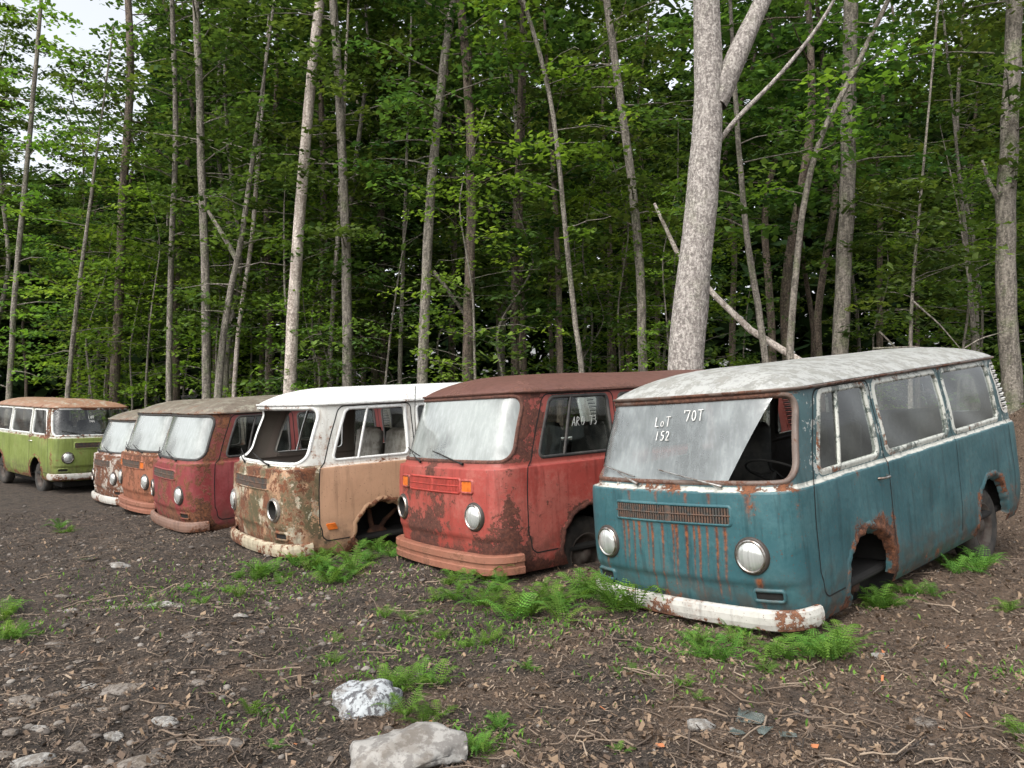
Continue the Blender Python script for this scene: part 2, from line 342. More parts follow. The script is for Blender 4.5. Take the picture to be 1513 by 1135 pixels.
    for k,w in WIN.items():
        gone=k in st.get('missing',[])
        fr=MB(); wi,wo=(.018,.014) if k=='windshield' else (.016,.014)
        if k!='windshield' and st.get('widef'): wo=.030
        fr.addp(*sweep(rbpath(w),[(-.03,-wi),(.004,-wi),(.009,-.005),(.008,.006),(-.002,wo)],closed=True))
        fin(fr,'window_frame',[fm if k!='windshield' else st.get('wsframem',fm)])
        if not gone:
            g=MB(); g.addp(*patch((w[0],w[1],w[2]-.006,w[3]-.006,w[4]),-.008))
            mt=st['ws'] if k=='windshield' else st.get('side',G_side)
            o=fin(g,'windshield' if k=='windshield' else 'window',[mt],rust=False)
            if k=='windshield' and st.get('broken'):
                bm=bmesh.new(); bm.from_mesh(o.data)
                a=P(.76,1.70); b=P(.44,1.19); d=Vector(b-a); nrm=d.cross(Vector((1,.1,0))).normalized()
                if nrm.y<0: nrm=-nrm
                bmesh.ops.bisect_plane(bm,geom=bm.verts[:]+bm.edges[:]+bm.faces[:],plane_co=Vector(a),plane_no=nrm,clear_outer=True)
                bm.to_mesh(o.data); bm.free(); o['label']='dusty windshield with a corner broken away'
    for s in sides:
        dv=MB(); t=s*tx(-.76); dv.addp(*sweep(line(t,1.20,t,1.68,10),[(-.012,-.010),(.008,-.010),(.008,.010),(-.012,.010)])); fin(dv,'quarter_light_post',[st.get('postm',M_rub)])
        lo=MB(); lo.addp(*patch((s*tx(-4.09),1.46,.125,.235,.10),.003,6))
        for q in range(10):
            zz=1.27+q*.042; a_=.5+.5*math.sin(q/9*math.pi); t=tx(-4.0)
            t2=t+.06+.12*a_; p0,p1=(t,t2) if s>0 else (-t2,-t)
            lo.addp(*sweep(line(p0,zz,p1,zz,7),[(.003,-.013),(.016,-.004),(.004,.006)]))
            lo.addp(*sweep(line(p0,zz+.018,p1,zz+.018,7),[(.005,-.008),(.005,.008)]),mat=1)
        fin(lo,'air_intake',[st.get('louvm',pm),M_slot])
    gw=.48 if not st.get('late') else .42; GZ=1.0; slotm=st.get('slotm',M_slot)
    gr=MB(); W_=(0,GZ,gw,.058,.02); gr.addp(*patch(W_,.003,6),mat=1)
    gr.addp(*sweep(rbpath(W_),[(0,-.010),(.010,-.008),(.012,.0),(.0,.010)],closed=True),mat=3)
    for q in np.arange(-gw+.02,gw-.01,.021):
        gr.addp(*sweep(line(q,GZ-.049,q,GZ+.048,3),[(.003,-.005),(.010,-.005),(.010,.005),(.003,.005)]),mat=2)
    gr.addp(*sweep(line(0,GZ-.054,0,GZ+.054,3),[(.003,-.022),(.010,-.02),(.010,.02),(.003,.022)]),mat=2)
    gr.addp(*sweep(line(-gw,GZ,gw,GZ,20),[(.003,-.004),(.012,-.004),(.012,.004),(.003,.004)]),mat=2)
    fin(gr,'fresh_air_grille',[pm,slotm,st.get('slatm',M_rslat),st.get('grillem',pm)],rust=not st.get('clean_grille',False))
    for s in sides:
        ind=MB()
        if st.get('late'): W_=(s*(gw+.10),GZ,.072,.05,.015)
        else: W_=(s*ty(.68),.525,.095,.034,.02)
        ind.addp(*sweep(rbpath(W_),[(0,-.012),(.016,-.010),(.016,.004),(0,.010)],closed=True),mat=1)
        ind.addp(*patch((W_[0],W_[1],W_[2]-.01,W_[3]-.01,.012),.012 if st.get('late') else .004,5),mat=0)
        fin(ind,'indicator',[M_amber if (st.get('late') or st.get('amber')) else M_slot,pm])
        if st.get('side_marker'):
            sm=MB(); W2=(s*tx(-.50),.58,.045,.028,.008); sm.addp(*patch(W2,.014,4)); sm.addp(*sweep(rbpath(W2),[(.014,0),(0,.004)],closed=True)); fin(sm,'side_marker',[M_amber],rust=False)
    for k,s in enumerate(sides):
        c=P(s*ty(HY),HZ); ax=Vector((1,.12*s,.02)).normalized(); yv=Vector((0,0,1)).cross(ax).normalized(); zv=ax.cross(yv)
        M4=Matrix((( ax.x,yv.x,zv.x,c[0]),(ax.y,yv.y,zv.y,c[1]),(ax.z,yv.z,zv.z,c[2]),(0,0,0,1)))@Matrix.Scale(.93,4)
        hb=MB(); hb.addp(*lathe([(-.11,.138),(-.03,.132),(.006,.123),(.016,.115),(.014,.106)],40,M4),mat=0)
        hb.addp(*lathe([(.012,.110),(.026,.105),(.028,.098),(.014,.092)],40,M4),mat=1)
        hb.addp(*lathe([(.014,.092),(-.03,.08),(-.07,.05),(-.08,.001)],40,M4),mat=2)
        h=fin(hb,'headlight',[pm,st.get('chr',M_chr),M_slot])
        if st.get('lens',(1,1))[k]:
            l=MB(); l.addp(*lathe([(.016,.095),(.028,.086),(.040,.06),(.046,.03),(.048,.001)],32,M4)); fin(l,'lens',[M_lens],parent=h,rust=False)
        else: h['label']='empty headlight bowl with its lens missing'
    # bumper: upright blade following the nose in plan
    bt=T0-.02; tt=np.linspace(-bt,bt,90); q=P(tt,np.full(90,.66)); q=np.stack([np.interp(np.abs(tt),SS,CT[:,0]),np.interp(np.abs(tt),SS,CT[:,1])*np.sign(tt)*.985,0*tt],1)
    T_=np.gradient(q,axis=0); T_/=np.linalg.norm(T_,axis=1)[:,None]; N_=np.stack([T_[:,1],-T_[:,0],0*tt],1)
    if st.get('late'): pr=[(-.01,-.078),(.050,-.078),(.066,-.070),(.068,-.022),(.056,-.015),(.056,.015),(.068,.022),(.066,.070),(.050,.078),(-.01,.078)]
    else: pr=[(.010,-.062),(.036,-.062),(.052,-.052),(.060,-.020),(.060,.020),(.052,.052),(.036,.062),(.010,.062)]
    m_=len(pr); V=np.array([[q[i]+N_[i]*o_+np.array([0,0,.395+z_+st.get('bsag',0)*tt[i]]) for o_,z_ in pr] for i in range(90)]).reshape(-1,3)
    F=[(i*m_+j,(i+1)*m_+j,(i+1)*m_+(j+1)%m_,i*m_+(j+1)%m_) for i in range(89) for j in range(m_)]+[tuple(range(m_)),tuple(range(len(V)-1,len(V)-m_-1,-1))]
    mb=MB(); mb.addp(V,F); fin(mb,'bumper',[st['bumpm']],isb=True,smooth=False)
    for a,b,c_,e_ in st.get('wipers',((-.30,1.165,-.55,1.25),(.42,1.165,.05,1.235))):
        wm=MB(); u=np.linspace(0,1,8); q=np.stack([a+(c_-a)*u,b+(e_-b)*u],1); p=P(q[:,0],q[:,1])+NRM(q[:,0],q[:,1])*(.02+.02*np.sin(u*3))[:,None]
        wm.addp(*tube(p,[.012,.008,.006,.005,.004,.004,.004,.003],6))
        q=np.stack([c_+np.linspace(-.17,.20,10),e_+np.linspace(.03,-.035,10)],1); p=P(q[:,0],q[:,1])+NRM(q[:,0],q[:,1])*.017
        wm.addp(*tube(p,.005,5)); fin(wm,'wiper',[st.get('wiperm',M_dark)],rust=False)
    it=MB(); it.addp(*box((-2.35,0,.40),(1.95,.76,.03))); it.addp(*box((-2.2,0,.28),(1.95,.62,.11)))  # second box: filler under the floor, added to block light and deepen underbody shade
    for x in AX:
        for s in sides:
            a=np.linspace(0,math.pi,14); V=np.array([[(x+.40*math.cos(t),s*yy,.44+.40*math.sin(t)) for t in a] for yy in (.42,.80)]).reshape(-1,3); it.addp(V,gridf(2,14))
            V=np.array([(x+.40*math.cos(t),s*.42,.44+.40*math.sin(t)) for t in a]+[(x-.4,s*.42,.20),(x+.4,s*.42,.20)]); it.addp(V,[tuple(range(16))])
    it.addp(*box((-.42,0,1.07),(.10,.68,.07),.04)); it.addp(*box((-4.0,0,.72),(.3,.7,.25),.03)); it.addp(*box((-.26,0,.70),(.03,.62,.30),.02))
    fin(it,'interior',[M_dark],smooth=False,rust=False)
    for y in (.38,-.38):
        s_=MB(); s_.addp(*box((-1.25,y,.80),(.25,.26,.08),.05)); s_.addp(*box((-1.50,y,1.12),(.07,.26,.32),.05,Matrix.Rotation(-.15,4,'Y'))); fin(s_,'seat',[st.get('seatm',M_seat)],rust=False)
    s_=MB(); s_.addp(*box((-2.95,0,.80),(.27,.66,.08),.05)); s_.addp(*box((-3.22,0,1.08),(.07,.66,.28),.05,Matrix.Rotation(-.12,4,'Y'))); fin(s_,'seat',[st.get('seatm',M_seat)],rust=False)
    sw_=MB(); a=np.linspace(0,2*math.pi,33); cs_=Vector((-.74,.38,1.17)); R=Matrix.Rotation(math.radians(-30),3,'Y')
    ring=np.array([cs_+R@Vector((.20*math.cos(t),.20*math.sin(t),0)) for t in a]); sw_.addp(*tube(ring,.009,7))
    for t in (.3,2.8,4.7): sw_.addp(*tube(np.array([cs_,cs_+R@Vector((.1*math.cos(t),.1*math.sin(t),-.02)),cs_+R@Vector((.20*math.cos(t),.20*math.sin(t),0))]),.008,6))
    sw_.addp(*tube(np.array([cs_,cs_+R@Vector((0,0,-.3)),cs_+R@Vector((0,0,-.7))]),.02,8)); fin(sw_,'steering_wheel',[M_dark],rust=False)
    for i,x in enumerate(AX):
        for k,s in enumerate(sides):
            if (i,k) in st.get('nowheel',[]): 
                ax_=MB(); M4=Matrix.Translation((x,s*.60,.36))@Matrix.Rotation(math.pi/2*s,4,'Z')
                ax_.addp(*lathe([(-.2,.03),(-.02,.035),(0,.13),(.05,.13),(.06,.06),(.12,.05),(.12,.001)],24,M4)); fin(ax_,'brake_drum',[M_steel],rust=False)
                sp=MB(); sp.addp(*tube(np.array([(x-.02,s*.55,.36),(x-.12,s*.58,.52),(x-.30,s*.60,.66)]),[.03,.025,.02],8)); fin(sp,'suspension_arm',[M_steel],rust=False)
                sp=MB(); sp.addp(*tube(np.array([(x+.03,s*.62,.40),(x+.06,s*.60,.58),(x+.05,s*.56,.76)]),[.028,.028,.022],8)); fin(sp,'shock_absorber',[M_steel],rust=False); continue
            M4=Matrix.Translation((x,s*.67,.32))@Matrix.Rotation(math.pi/2*s,4,'Z')
            wv=MB(); wv.addp(*lathe([(-.08,.19),(-.095,.24),(-.09,.295),(-.065,.325),(-.03,.332),(.03,.332),(.065,.325),(.09,.295),(.095,.24),(.08,.19)],40,M4)); w_=fin(wv,'wheel',[M_tyre],rust=False)
            rm=MB(); rm.addp(*lathe([(-.07,.19),(.082,.195),(.085,.185),(.04,.165),(.03,.13),(.05,.10),(.055,.06),(.075,.05),(.078,.001)],32,M4)); fin(rm,'rim',[st.get('rimm',M_rim)],parent=w_,rust=False)
    for tt_ in st.get('text',[]):
        o=fin(writing(*tt_,st.get('trad',.0032)),'marker_writing',[st.get('tm',M_chalk)],rust=False); o['label']='handwritten lot number on the glass'
    if st.get('antenna'):
        an=MB(); t,z,h,rr,am=st['antenna']; p0=P(t,z)+NRM(t,z)*.02; an.addp(*tube(np.array([p0,p0+np.array([0,0,h*.5]),p0+np.array([-.02,0,h])]),rr,6)); fin(an,'antenna',[am],rust=False)
    return root
# paints
teal=(.027,.088,.102)
P1=paint_mat('teal_paint',teal,(.04,.085,.092),(.48,.48,.43),1.,.24,peel=(.34,.36,.34),peel_amt=.10,fade=.34,fadec=(.060,.140,.150))
P1f=paint_mat('worn_pillar_paint',(.13,.085,.065),(.12,.09,.075),(.4,.3,.22),2.,.7,ro=(.13,.062,.04))
P1s=paint_mat('peeling_white_frame',(.46,.47,.43),(.42,.43,.39),(.5,.5,.46),2.5,.6,peel=(.08,.10,.09),peel_amt=.25)
R1=paint_mat('lichen_grey_roof',(.36,.36,.34),(.335,.34,.325),(.45,.45,.42),3.,.12,peel=(.235,.235,.215),peel_amt=.35,spot=.25)
WB=paint_mat('chipped_white_bumper',(.50,.49,.45),(.7,.7,.65),(.7,.7,.65),4.,.85,fade=0,dirt_amt=.35,ro=(.20,.09,.05))
P2=paint_mat('faded_red_paint',(.29,.050,.039),(.23,.052,.040),(.27,.06,.045),5.,.56,rd=(.05,.020,.015),ro=(.13,.045,.03),fade=.6,fadec=(.35,.105,.083))
R2=paint_mat('rusted_red_roof',(.12,.050,.037),(.11,.050,.039),(.1,.04,.03),6.,.9,rd=(.055,.025,.019),ro=(.135,.06,.042))
B2=paint_mat('rust_orange_bumper',(.27,.11,.07),(.3,.09,.05),(.3,.09,.05),7.,.9,rd=(.10,.038,.027),ro=(.24,.11,.065),dirt_amt=.35)
P3=paint_mat('mottled_nose_paint',(.40,.245,.148),(.56,.56,.52),(.52,.48,.41),8.,.40,mott=(.090,.079,.042),mott_thr=.44,mott2=(.42,.39,.30),fade=.12,m2thr=.53,inner=(.14,.12,.10))
P3d=paint_mat('tan_orange_paint',(.43,.26,.162),(.58,.58,.54),(.56,.52,.46),9.,.20,fade=.10,inner=(.16,.13,.11))
R3=paint_mat('white_roof_paint',(.56,.56,.53),(.60,.61,.59),(.6,.6,.57),10.,.28,dirt_amt=0,inner=(.22,.21,.19))
P4=paint_mat('dull_crimson_paint',(.20,.034,.036),(.16,.038,.034),(.2,.04,.03),11.,.58,fade=.4)
R4=paint_mat('mossy_brown_roof',(.13,.10,.075),(.14,.115,.09),(.1,.08,.05),12.,.6,peel=(.23,.215,.17),peel_amt=.3)
P5=paint_mat('rust_orange_paint',(.27,.10,.055),(.30,.27,.23),(.4,.3,.2),13.,.62)
P6=paint_mat('dirty_cream_paint',(.40,.375,.33),(.22,.185,.155),(.33,.29,.26),14.,.78)
P7=paint_mat('olive_green_paint',(.150,.190,.043),(.44,.45,.40),(.40,.40,.34),15.,.55)
R7=paint_mat('orange_rust_roof',(.25,.13,.075),(.26,.145,.09),(.3,.12,.05),16.,.6,peel=(.36,.34,.27),peel_amt=.15)
YAW=222
random.seed(3)
drips=[(y,.938,random.uniform(.20,.50),random.uniform(.007,.012),1.2) for y in (-.43,-.39,-.33,-.28,-.20,-.16,-.07,.02,.05,.13,.19,.23,.29,.36,.42)]+[(.64,.63,.24,.020,1.1),(.60,1.12,.14,.016,.9),(-.1,1.13,.08,.012,.7),(.15,1.13,.09,.012,.9),(.33,1.13,.1,.010,.9),(-.35,1.13,.1,.010,.8),(-.62,.64,.14,.010,.9)]
van(dict(loc=(1.12,5.32,-.285),pitch=5.2,roll=3.0,yaw=221.5,sx=.968,label='teal van with grey roof and chipped white bumper, nose down',
 paint=P1,roofm=R1,gutterm=P1f,framem=P1s,postm=P1s,widef=True,wsframem=P1f,ws=G_ws,broken=True,bumpm=WB,louvm=WB,belt_r=.06,belt_rf=.20,ws_r=.12,nowheel=[(0,0),(0,1)],wiperm=M_chr,seam_r=.25,clean_grille=True,jag=1.4,
 blobs=[(0,.05,1.10,.12,.10),(-.1,.62,1.08,.07,.30),(-.2,.0,1.10,.5,.05),(-1.35,.86,.62,.1,.32),(-.9,.86,.80,.1,.32),(-1.3,.86,.75,.14,.28),(-3.0,.86,.62,.15,.15),(-.1,.0,.42,.12,.1),(-2.7,.8,1.5,.1,.12),(0,.65,.58,.06,.2),(-1.2,.86,.98,.05,.25),(-1.0,.86,1.12,.05,.2),(-4.2,.8,.5,.2,.3)],drips=drips,
 text=[('LoT',-.22,1.545,.044),("'70T",.03,1.575,.048),('152',-.20,1.455,.042)],bsag=-.012,trad=.0034))
van(dict(loc=(-.62,6.88,-.265),pitch=2.3,roll=1.8,yaw=216.5,late=True,label='faded red van with rusty roof and orange indicators',
 paint=P2,roofm=R2,gutterm=R2,wsframem=R2,ws=G_ws2,bumpm=B2,grillem=M_rgr,slatm=M_rgr,slotm=M_rsl,low_r=.30,ws_r=.22,belt_r=.05,lens=(1,0),
 blobs=[(0,.1,.75,.25,.20),(0,-.5,1.0,.2,.20),(-.2,.7,.6,.2,.18),(0,0,1.08,.2,.14),(-.1,.75,.9,.15,.14),(0,-.3,.7,.3,.12)],text=[('ARO 73',tx(-.82),1.43,.055)],trad=.0026,tm=M_faint,antenna=(tx(-1.38),.92,.55,.006,M_chalk)))
van(dict(loc=(-2.56,8.08,-.36),pitch=2.5,yaw=216.5,roll=.5,label='tan and white van with stripped windows and mottled rusty nose',
 paint=P3,doorm=P3d,roofm=R3,gutterm=R3,framem=R3,postm=R3,wsframem=R3,ws=G_side2,bumpm=paint_mat('flaking_bumper',(.44,.39,.28),(.5,.4,.3),(.5,.4,.3),21.,1.1,dirt_amt=.4),nose_r=.21,nowheel=[(0,0),(0,1)],ws_r=.06,jag=1.,
 missing=['windshield','door_l','door_r','mid_l','mid_r','rear_l'],lens=(0,1),seatm=M_seatl,side_marker=True,body_label='body with mottled nose and peeling paint',antenna=(tx(-1.46),1.25,.62,.004,M_dark)))
van(dict(loc=(-4.36,10.27,-.48),pitch=2.7,yaw=218,fine=1.4,label='dull crimson van with mossy brown roof and empty headlight',
 paint=P4,roofm=R4,gutterm=R4,ws=G_ws2,bumpm=paint_mat('rusty_brown_bumper',(.20,.12,.09),(.2,.1,.07),(.2,.1,.07),22.,.9,dirt_amt=.3),low_r=.15,nose_r=.17,lens=(1,0)))
van(dict(loc=(-5.60,12.05,-.50),pitch=3,yaw=221,fine=1.6,late=True,label='rust orange van with hazy windshield in the row',
 paint=P5,roofm=R4,gutterm=R4,ws=G_ws2,bumpm=B2,nose_r=.13,lens=(1,1)))
van(dict(loc=(-7.05,14.05,-.65),pitch=2.5,yaw=YAW,fine=1.6,label='dirty cream van with heavy rust and white bumper',
 paint=P6,roofm=R4,gutterm=R4,ws=G_ws2,bumpm=WB,nose_r=.18,lens=(1,0)))
van(dict(loc=(-8.25,16.25,-.46),pitch=1.0,yaw=-42,fine=1.6,row=False,label='olive green van with orange rusted roof facing the row',
 paint=P7,roofm=R7,gutterm=R7,framem=R3,ws=G_side2,bumpm=WB,side=G_side2,lens=(1,1),text=[('LOT',-.16,1.52,.034),('144',-.15,1.44,.034)],trad=.0035))
# ---------------------------------------------------------------- ground
def vnoise(x,y,s,seed):
    x=x*s+seed*17.3; y=y*s+seed*5.1; xi=np.floor(x).astype(int); yi=np.floor(y).astype(int); fx=sstep(x-xi); fy=sstep(y-yi)
    def h(a,b): 
        n=(a*374761393+b*668265263+seed*982451653)&0x7fffffff; n=((n^(n>>13))*1274126177)&0x7fffffff; return (n^(n>>16))/0x7fffffff
    return (h(xi,yi)*(1-fx)+h(xi+1,yi)*fx)*(1-fy)+(h(xi,yi+1)*(1-fx)+h(xi+1,yi+1)*fx)*fy-.5
def gz(x,y):
    x=np.asarray(x,float); y=np.asarray(y,float)
    z=-.36*sstep((-x-1.0)/7)
    z=z+2.2*np.exp(-((x-9.9)/3.0)**2-((y-11.6)/3.2)**2)
    z=z+.13*np.exp(-((x-3.0)/1.2)**2-((y-6.3)/1.0)**2)
    z=z+.06*np.clip(y-20,0,60)
    near=np.exp(-np.maximum(0,np.hypot(x,y)-12)/10)
    z=z+near*(.09*vnoise(x,y,.9,1)+.055*vnoise(x,y,2.6,2)+.042*vnoise(x,y,7,3)+.024*vnoise(x,y,16,4))+.3*vnoise(x,y,.15,5)*(1-near)
    return z
u=np.linspace(-1,1,521); gxs=14*u+110*np.sign(u)*np.abs(u)**5; v=np.linspace(0,1,501); gys=1.0+20*v+130*v**5; gys=np.concatenate([np.linspace(-60,.6,25),gys])
X,Y=np.meshgrid(gxs,gys); Z=gz(X,Y)
mb=MB(); mb.add(np.stack([X,Y,Z],-1).reshape(-1,3),gridf(len(gys),len(gxs)))
m,nt,out=newmat('mulchy_earth'); v_=objvec(nt,1.); n1=noi(nt,v_,.6,4,.6); n2=noi(nt,v_,9,5,.7); n3=noi(nt,v_,60,4,.75); vs_=noi(nt,objvec(nt,3.,(1,3,1)),55,4,.7); n5=noi(nt,v_,2.4,4,.6)
tcg=nt.nodes.new('ShaderNodeTexCoord'); gxn=node(nt,'ShaderNodeSeparateXYZ',{0:tcg.outputs['Object']}).outputs[0]
vor=node(nt,'ShaderNodeTexVoronoi',{'Vector':v_,'Scale':60.}).outputs[1]; vor=node(nt,'ShaderNodeHueSaturation',{'Saturation':0.,'Value':1.5,'Color':vor}).outputs[0]
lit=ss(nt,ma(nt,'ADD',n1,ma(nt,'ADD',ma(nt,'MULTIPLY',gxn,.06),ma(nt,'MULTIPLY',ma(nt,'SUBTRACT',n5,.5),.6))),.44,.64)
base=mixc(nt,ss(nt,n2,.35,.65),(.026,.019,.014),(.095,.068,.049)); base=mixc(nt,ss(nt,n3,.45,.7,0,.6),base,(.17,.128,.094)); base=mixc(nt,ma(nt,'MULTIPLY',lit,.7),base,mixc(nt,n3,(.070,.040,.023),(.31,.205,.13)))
base=mixc(nt,ss(nt,vs_,.58,.65,0,.75),base,(.27,.21,.155)); base=mixc(nt,ss(nt,n3,.42,.32,0,.8),base,(.015,.011,.009)); base=mixc(nt,.5,base,vor,'MULTIPLY')
hh=ma(nt,'ADD',ma(nt,'MULTIPLY',n2,1.6),ma(nt,'ADD',n3,vs_))
pbsdf(nt,out,Base_Color=base,Roughness=.95,Normal=bump(nt,hh,1.0,.05)); M_gr=m
o=link('ground',mb.mesh('ground',[M_gr])); o['kind']='structure'
def px(a,b,d=None):
    d=d or CAMZ*1200/(b-590); return (a-756.5)/1200*d,d
def tone_mat(name,cols,rough=.8,trans=0.,objvar=0.):
    m,nt,out=newmat(name); a=attr(nt,'tone'); r=nt.nodes.new('ShaderNodeValToRGB'); nt.links.new(a,r.inputs[0])
    el=r.color_ramp.elements; el[0].color=c4(cols[0]); el[1].color=c4(cols[-1])
    for i,c in enumerate(cols[1:-1]): e=el.new((i+1)/(len(cols)-1)); e.color=c4(c)
    cc=r.outputs[0]
    if objvar:
        oi=nt.nodes.new('ShaderNodeObjectInfo'); hs=node(nt,'ShaderNodeHueSaturation',{'Hue':ma(nt,'ADD',.5-objvar*.10,ma(nt,'MULTIPLY',oi.outputs['Random'],objvar*.11)),'Value':ma(nt,'ADD',1-objvar*.35,ma(nt,'MULTIPLY',oi.outputs['Random'],objvar*.75)),'Color':cc}); cc=hs.outputs[0]
    if trans:
        d=node(nt,'ShaderNodeBsdfDiffuse',{0:cc})
        t=node(nt,'ShaderNodeBsdfTranslucent',{0:mixc(nt,1.0,cc,(1.5,1.6,.7),'MULTIPLY')}); mx=node(nt,'ShaderNodeMixShader',{0:trans,1:d.outputs[0],2:t.outputs[0]}); nt.links.new(mx.outputs[0],out.inputs[0])
    else: pbsdf(nt,out,Base_Color=cc,Roughness=rough)
    return m
M_leaf=tone_mat('forest_leaf',[(.024,.050,.020),(.044,.090,.030),(.078,.145,.042),(.13,.215,.055)],.55,.40,.5)
M_leafb=tone_mat('young_leaf',[(.065,.13,.03),(.12,.215,.04),(.19,.295,.055)],.5,.44,.3)
M_far=tone_mat('shaded_far_leaf',[(.013,.026,.012),(.027,.050,.019),(.048,.082,.028)],.6,.25)  # darker copy of the leaf greens, forest-depth shade put into the colour
M_fern=tone_mat('fern_green',[(.040,.100,.020),(.080,.185,.036),(.14,.28,.052)],.55,.3,.3)
M_chip=tone_mat('wood_chip',[(.028,.020,.015),(.078,.056,.041),(.17,.125,.090),(.33,.26,.19)],.9)
def bark(name,c1,c2,seed,sc=(6,6,1.2),mossy=.5):
    m,nt,out=newmat(name); n=noi(nt,objvec(nt,seed,sc),2.4,5,.7); n2=noi(nt,objvec(nt,seed),3.,3,.6); n3=noi(nt,objvec(nt,seed),24,4,.7)
    b=mixc(nt,ss(nt,n,.4,.62),c1,c2); b=mixc(nt,ss(nt,n2,.52,.7,0,mossy),b,(.12,.15,.06)); b=mixc(nt,ss(nt,n3,.52,.64,0,.6),b,tuple(min(1,c*1.6) for c in c2)); b=mixc(nt,ss(nt,n3,.46,.38,0,.7),b,tuple(c*.6 for c in c1))
    pbsdf(nt,out,Base_Color=b,Roughness=.9,Normal=bump(nt,ma(nt,'ADD',n,n3),.9,.035)); return m
K1=bark('grey_bark',(.10,.088,.072),(.24,.215,.18),1.); K2=bark('pale_bark',(.28,.235,.20),(.52,.46,.41),2.,(3,3,.6),.15); K3=bark('brown_bark',(.06,.045,.035),(.165,.128,.098),3.)
K4=bark('big_grey_bark',(.18,.16,.145),(.38,.35,.32),4.,(9,9,3.),.2)
# ---------------------------------------------------------------- ground cover
def scatter_quads(n,xy,ln,wd,tilt,seed,zoff=.003):
    r=np.random.default_rng(seed); x,y=xy; z=gz(x,y)+zoff+r.random(n)*.010
    yaw=r.random(n)*6.283; a=np.stack([np.cos(yaw),np.sin(yaw),r.normal(0,tilt,n)],1); b=np.stack([-np.sin(yaw),np.cos(yaw),r.normal(0,tilt,n)],1)
    c=np.stack([x,y,z],1); L=ln[:,None]*a; W_=wd[:,None]*b
    V=np.stack([c-L-W_*.7,c+L*.9-W_,c+L+W_*.8,c-L*.95+W_],1).reshape(-1,3); F=np.arange(4*n).reshape(n,4)
    return V,F
def near_xy(n,seed,ymin=2.7,ymax=13):
    r=np.random.default_rng(seed); d=ymin*(ymax/ymin)**(r.random(n)**1.0); s=(r.random(n)*2-1)*.75; return d*s,d
mb=MB(); n=130000; xy=near_xy(n,1); r=np.random.default_rng(5); k=vnoise(xy[0],xy[1],1.1,9)+.5+.3*xy[0]/np.maximum(xy[1],1)
V,F=scatter_quads(n,xy,r.uniform(.003,.013,n)*(.7+.08*xy[1])*np.where(r.random(n)<.06,2.6,1),r.uniform(.0012,.0038,n)*(.7+.08*xy[1]),.35,2); mb.add(V,F,0,np.repeat(np.clip(r.random(n)**1.6*.75+.36*k-.06,0,1),4))
o=link('wood_chips',mb.mesh('wood_chips',[M_chip],False,True)); o['kind']='stuff'
mb=MB(); xs,ys_=near_xy(800,11,2.9,11)
for i in range(800):
    L=random.uniform(.04,.16)*(2.2 if i%20==0 else 1); a=random.uniform(0,6.28); t=np.linspace(-1,1,5); qx=xs[i]+L*t*math.cos(a)+.02*rng.normal(size=5); qy=ys_[i]+L*t*math.sin(a)+.02*rng.normal(size=5)
    mb.addp(*tube(np.stack([qx,qy,gz(qx,qy)+.012+random.random()*.015],1),np.linspace(1,.5,5)*random.uniform(.0015,.006),5),tone=random.random()*.9)
o=link('twigs',mb.mesh('twigs',[M_chip],True,True)); o['kind']='stuff'
M_dead=tone_mat('dead_leaf',[(.07,.046,.030),(.14,.092,.058),(.23,.16,.10),(.36,.13,.05)],.8)
mb=MB(); n=8000; xy=near_xy(n,31); xy=(np.where((xy[0]<0)&(np.random.default_rng(4).random(n)<.45),-xy[0],xy[0]),xy[1]); r=np.random.default_rng(8); V,F=scatter_quads(n,xy,r.uniform(.006,.020,n),r.uniform(.005,.012,n),.6,33,.005); mb.add(V,F,0,np.repeat(np.where(r.random(n)<.005,1.,r.random(n)*.7),4))
o=link('fallen_leaves',mb.mesh('fallen_leaves',[M_dead],False,True)); o['kind']='stuff'
def ico(sub,seed,flat,amp=.22,cut=11):
    bm=bmesh.new(); bmesh.ops.create_icosphere(bm,subdivisions=sub,radius=1.); V=np.array([v.co[:] for v in bm.verts]); F=[tuple(v.index for v in f.verts) for f in bm.faces]; bm.free()
    r=np.random.default_rng(seed)
    for k in range(cut):
        d=r.normal(size=3); d/=np.linalg.norm(d); h=r.uniform(.5,.85); e=np.maximum(V@d-h,0); V=V-e[:,None]*d
    for k in range(4):
        d=r.normal(size=3)*2.2; V=V*(1+amp*.2*np.sin(V@d*(1+k)+r.random()*6))[:,None]
    return V*[1,r.uniform(.6,.9),flat],F
def rockmat(name,c1,c2,seed,lo=.45,hi=.55,sc=5):
    m,nt,out=newmat(name); n=noi(nt,objvec(nt,seed),sc,7,.7); n2=noi(nt,objvec(nt,seed+2),1.5,4,.5)
    b=mixc(nt,ss(nt,n,lo,hi),c1,c2); b=mixc(nt,ss(nt,n2,.5,.62,0,.5),b,(.12,.095,.07)); pbsdf(nt,out,Base_Color=b,Roughness=.9,Normal=bump(nt,n,.5,.02)); return m
Q1=rockmat('speckled_white_rock',(.08,.08,.085),(.34,.36,.37),1.,.43,.53,6); Q2=rockmat('grey_flat_rock',(.16,.15,.138),(.28,.27,.25),2.); Q3=rockmat('brown_grey_stone',(.085,.070,.058),(.175,.155,.135),3.)
def rock(p,r,flat,mat,seed,label,g=None,sink=.15,rz=None,cut=11):
    V,F=ico(4 if r>.12 else 3,seed,flat,cut=cut); mb=MB(); mb.addp(V,F); me=mb.mesh('rock',[mat],True); o=link('rock',me); o.location=(p[0],p[1],float(gz(*p))+r*flat*sink); o.scale=(r,)*3; o.rotation_euler=(random.uniform(-.1,.1),random.uniform(-.1,.1),random.uniform(-.4,.4) if rz is None else rz); tag(o,label,'rock',g); return o
rock(px(533,1040),.19,.66,Q1,4,'rounded white rock with black speckles beside ferns',sink=.1,cut=6,rz=.3)
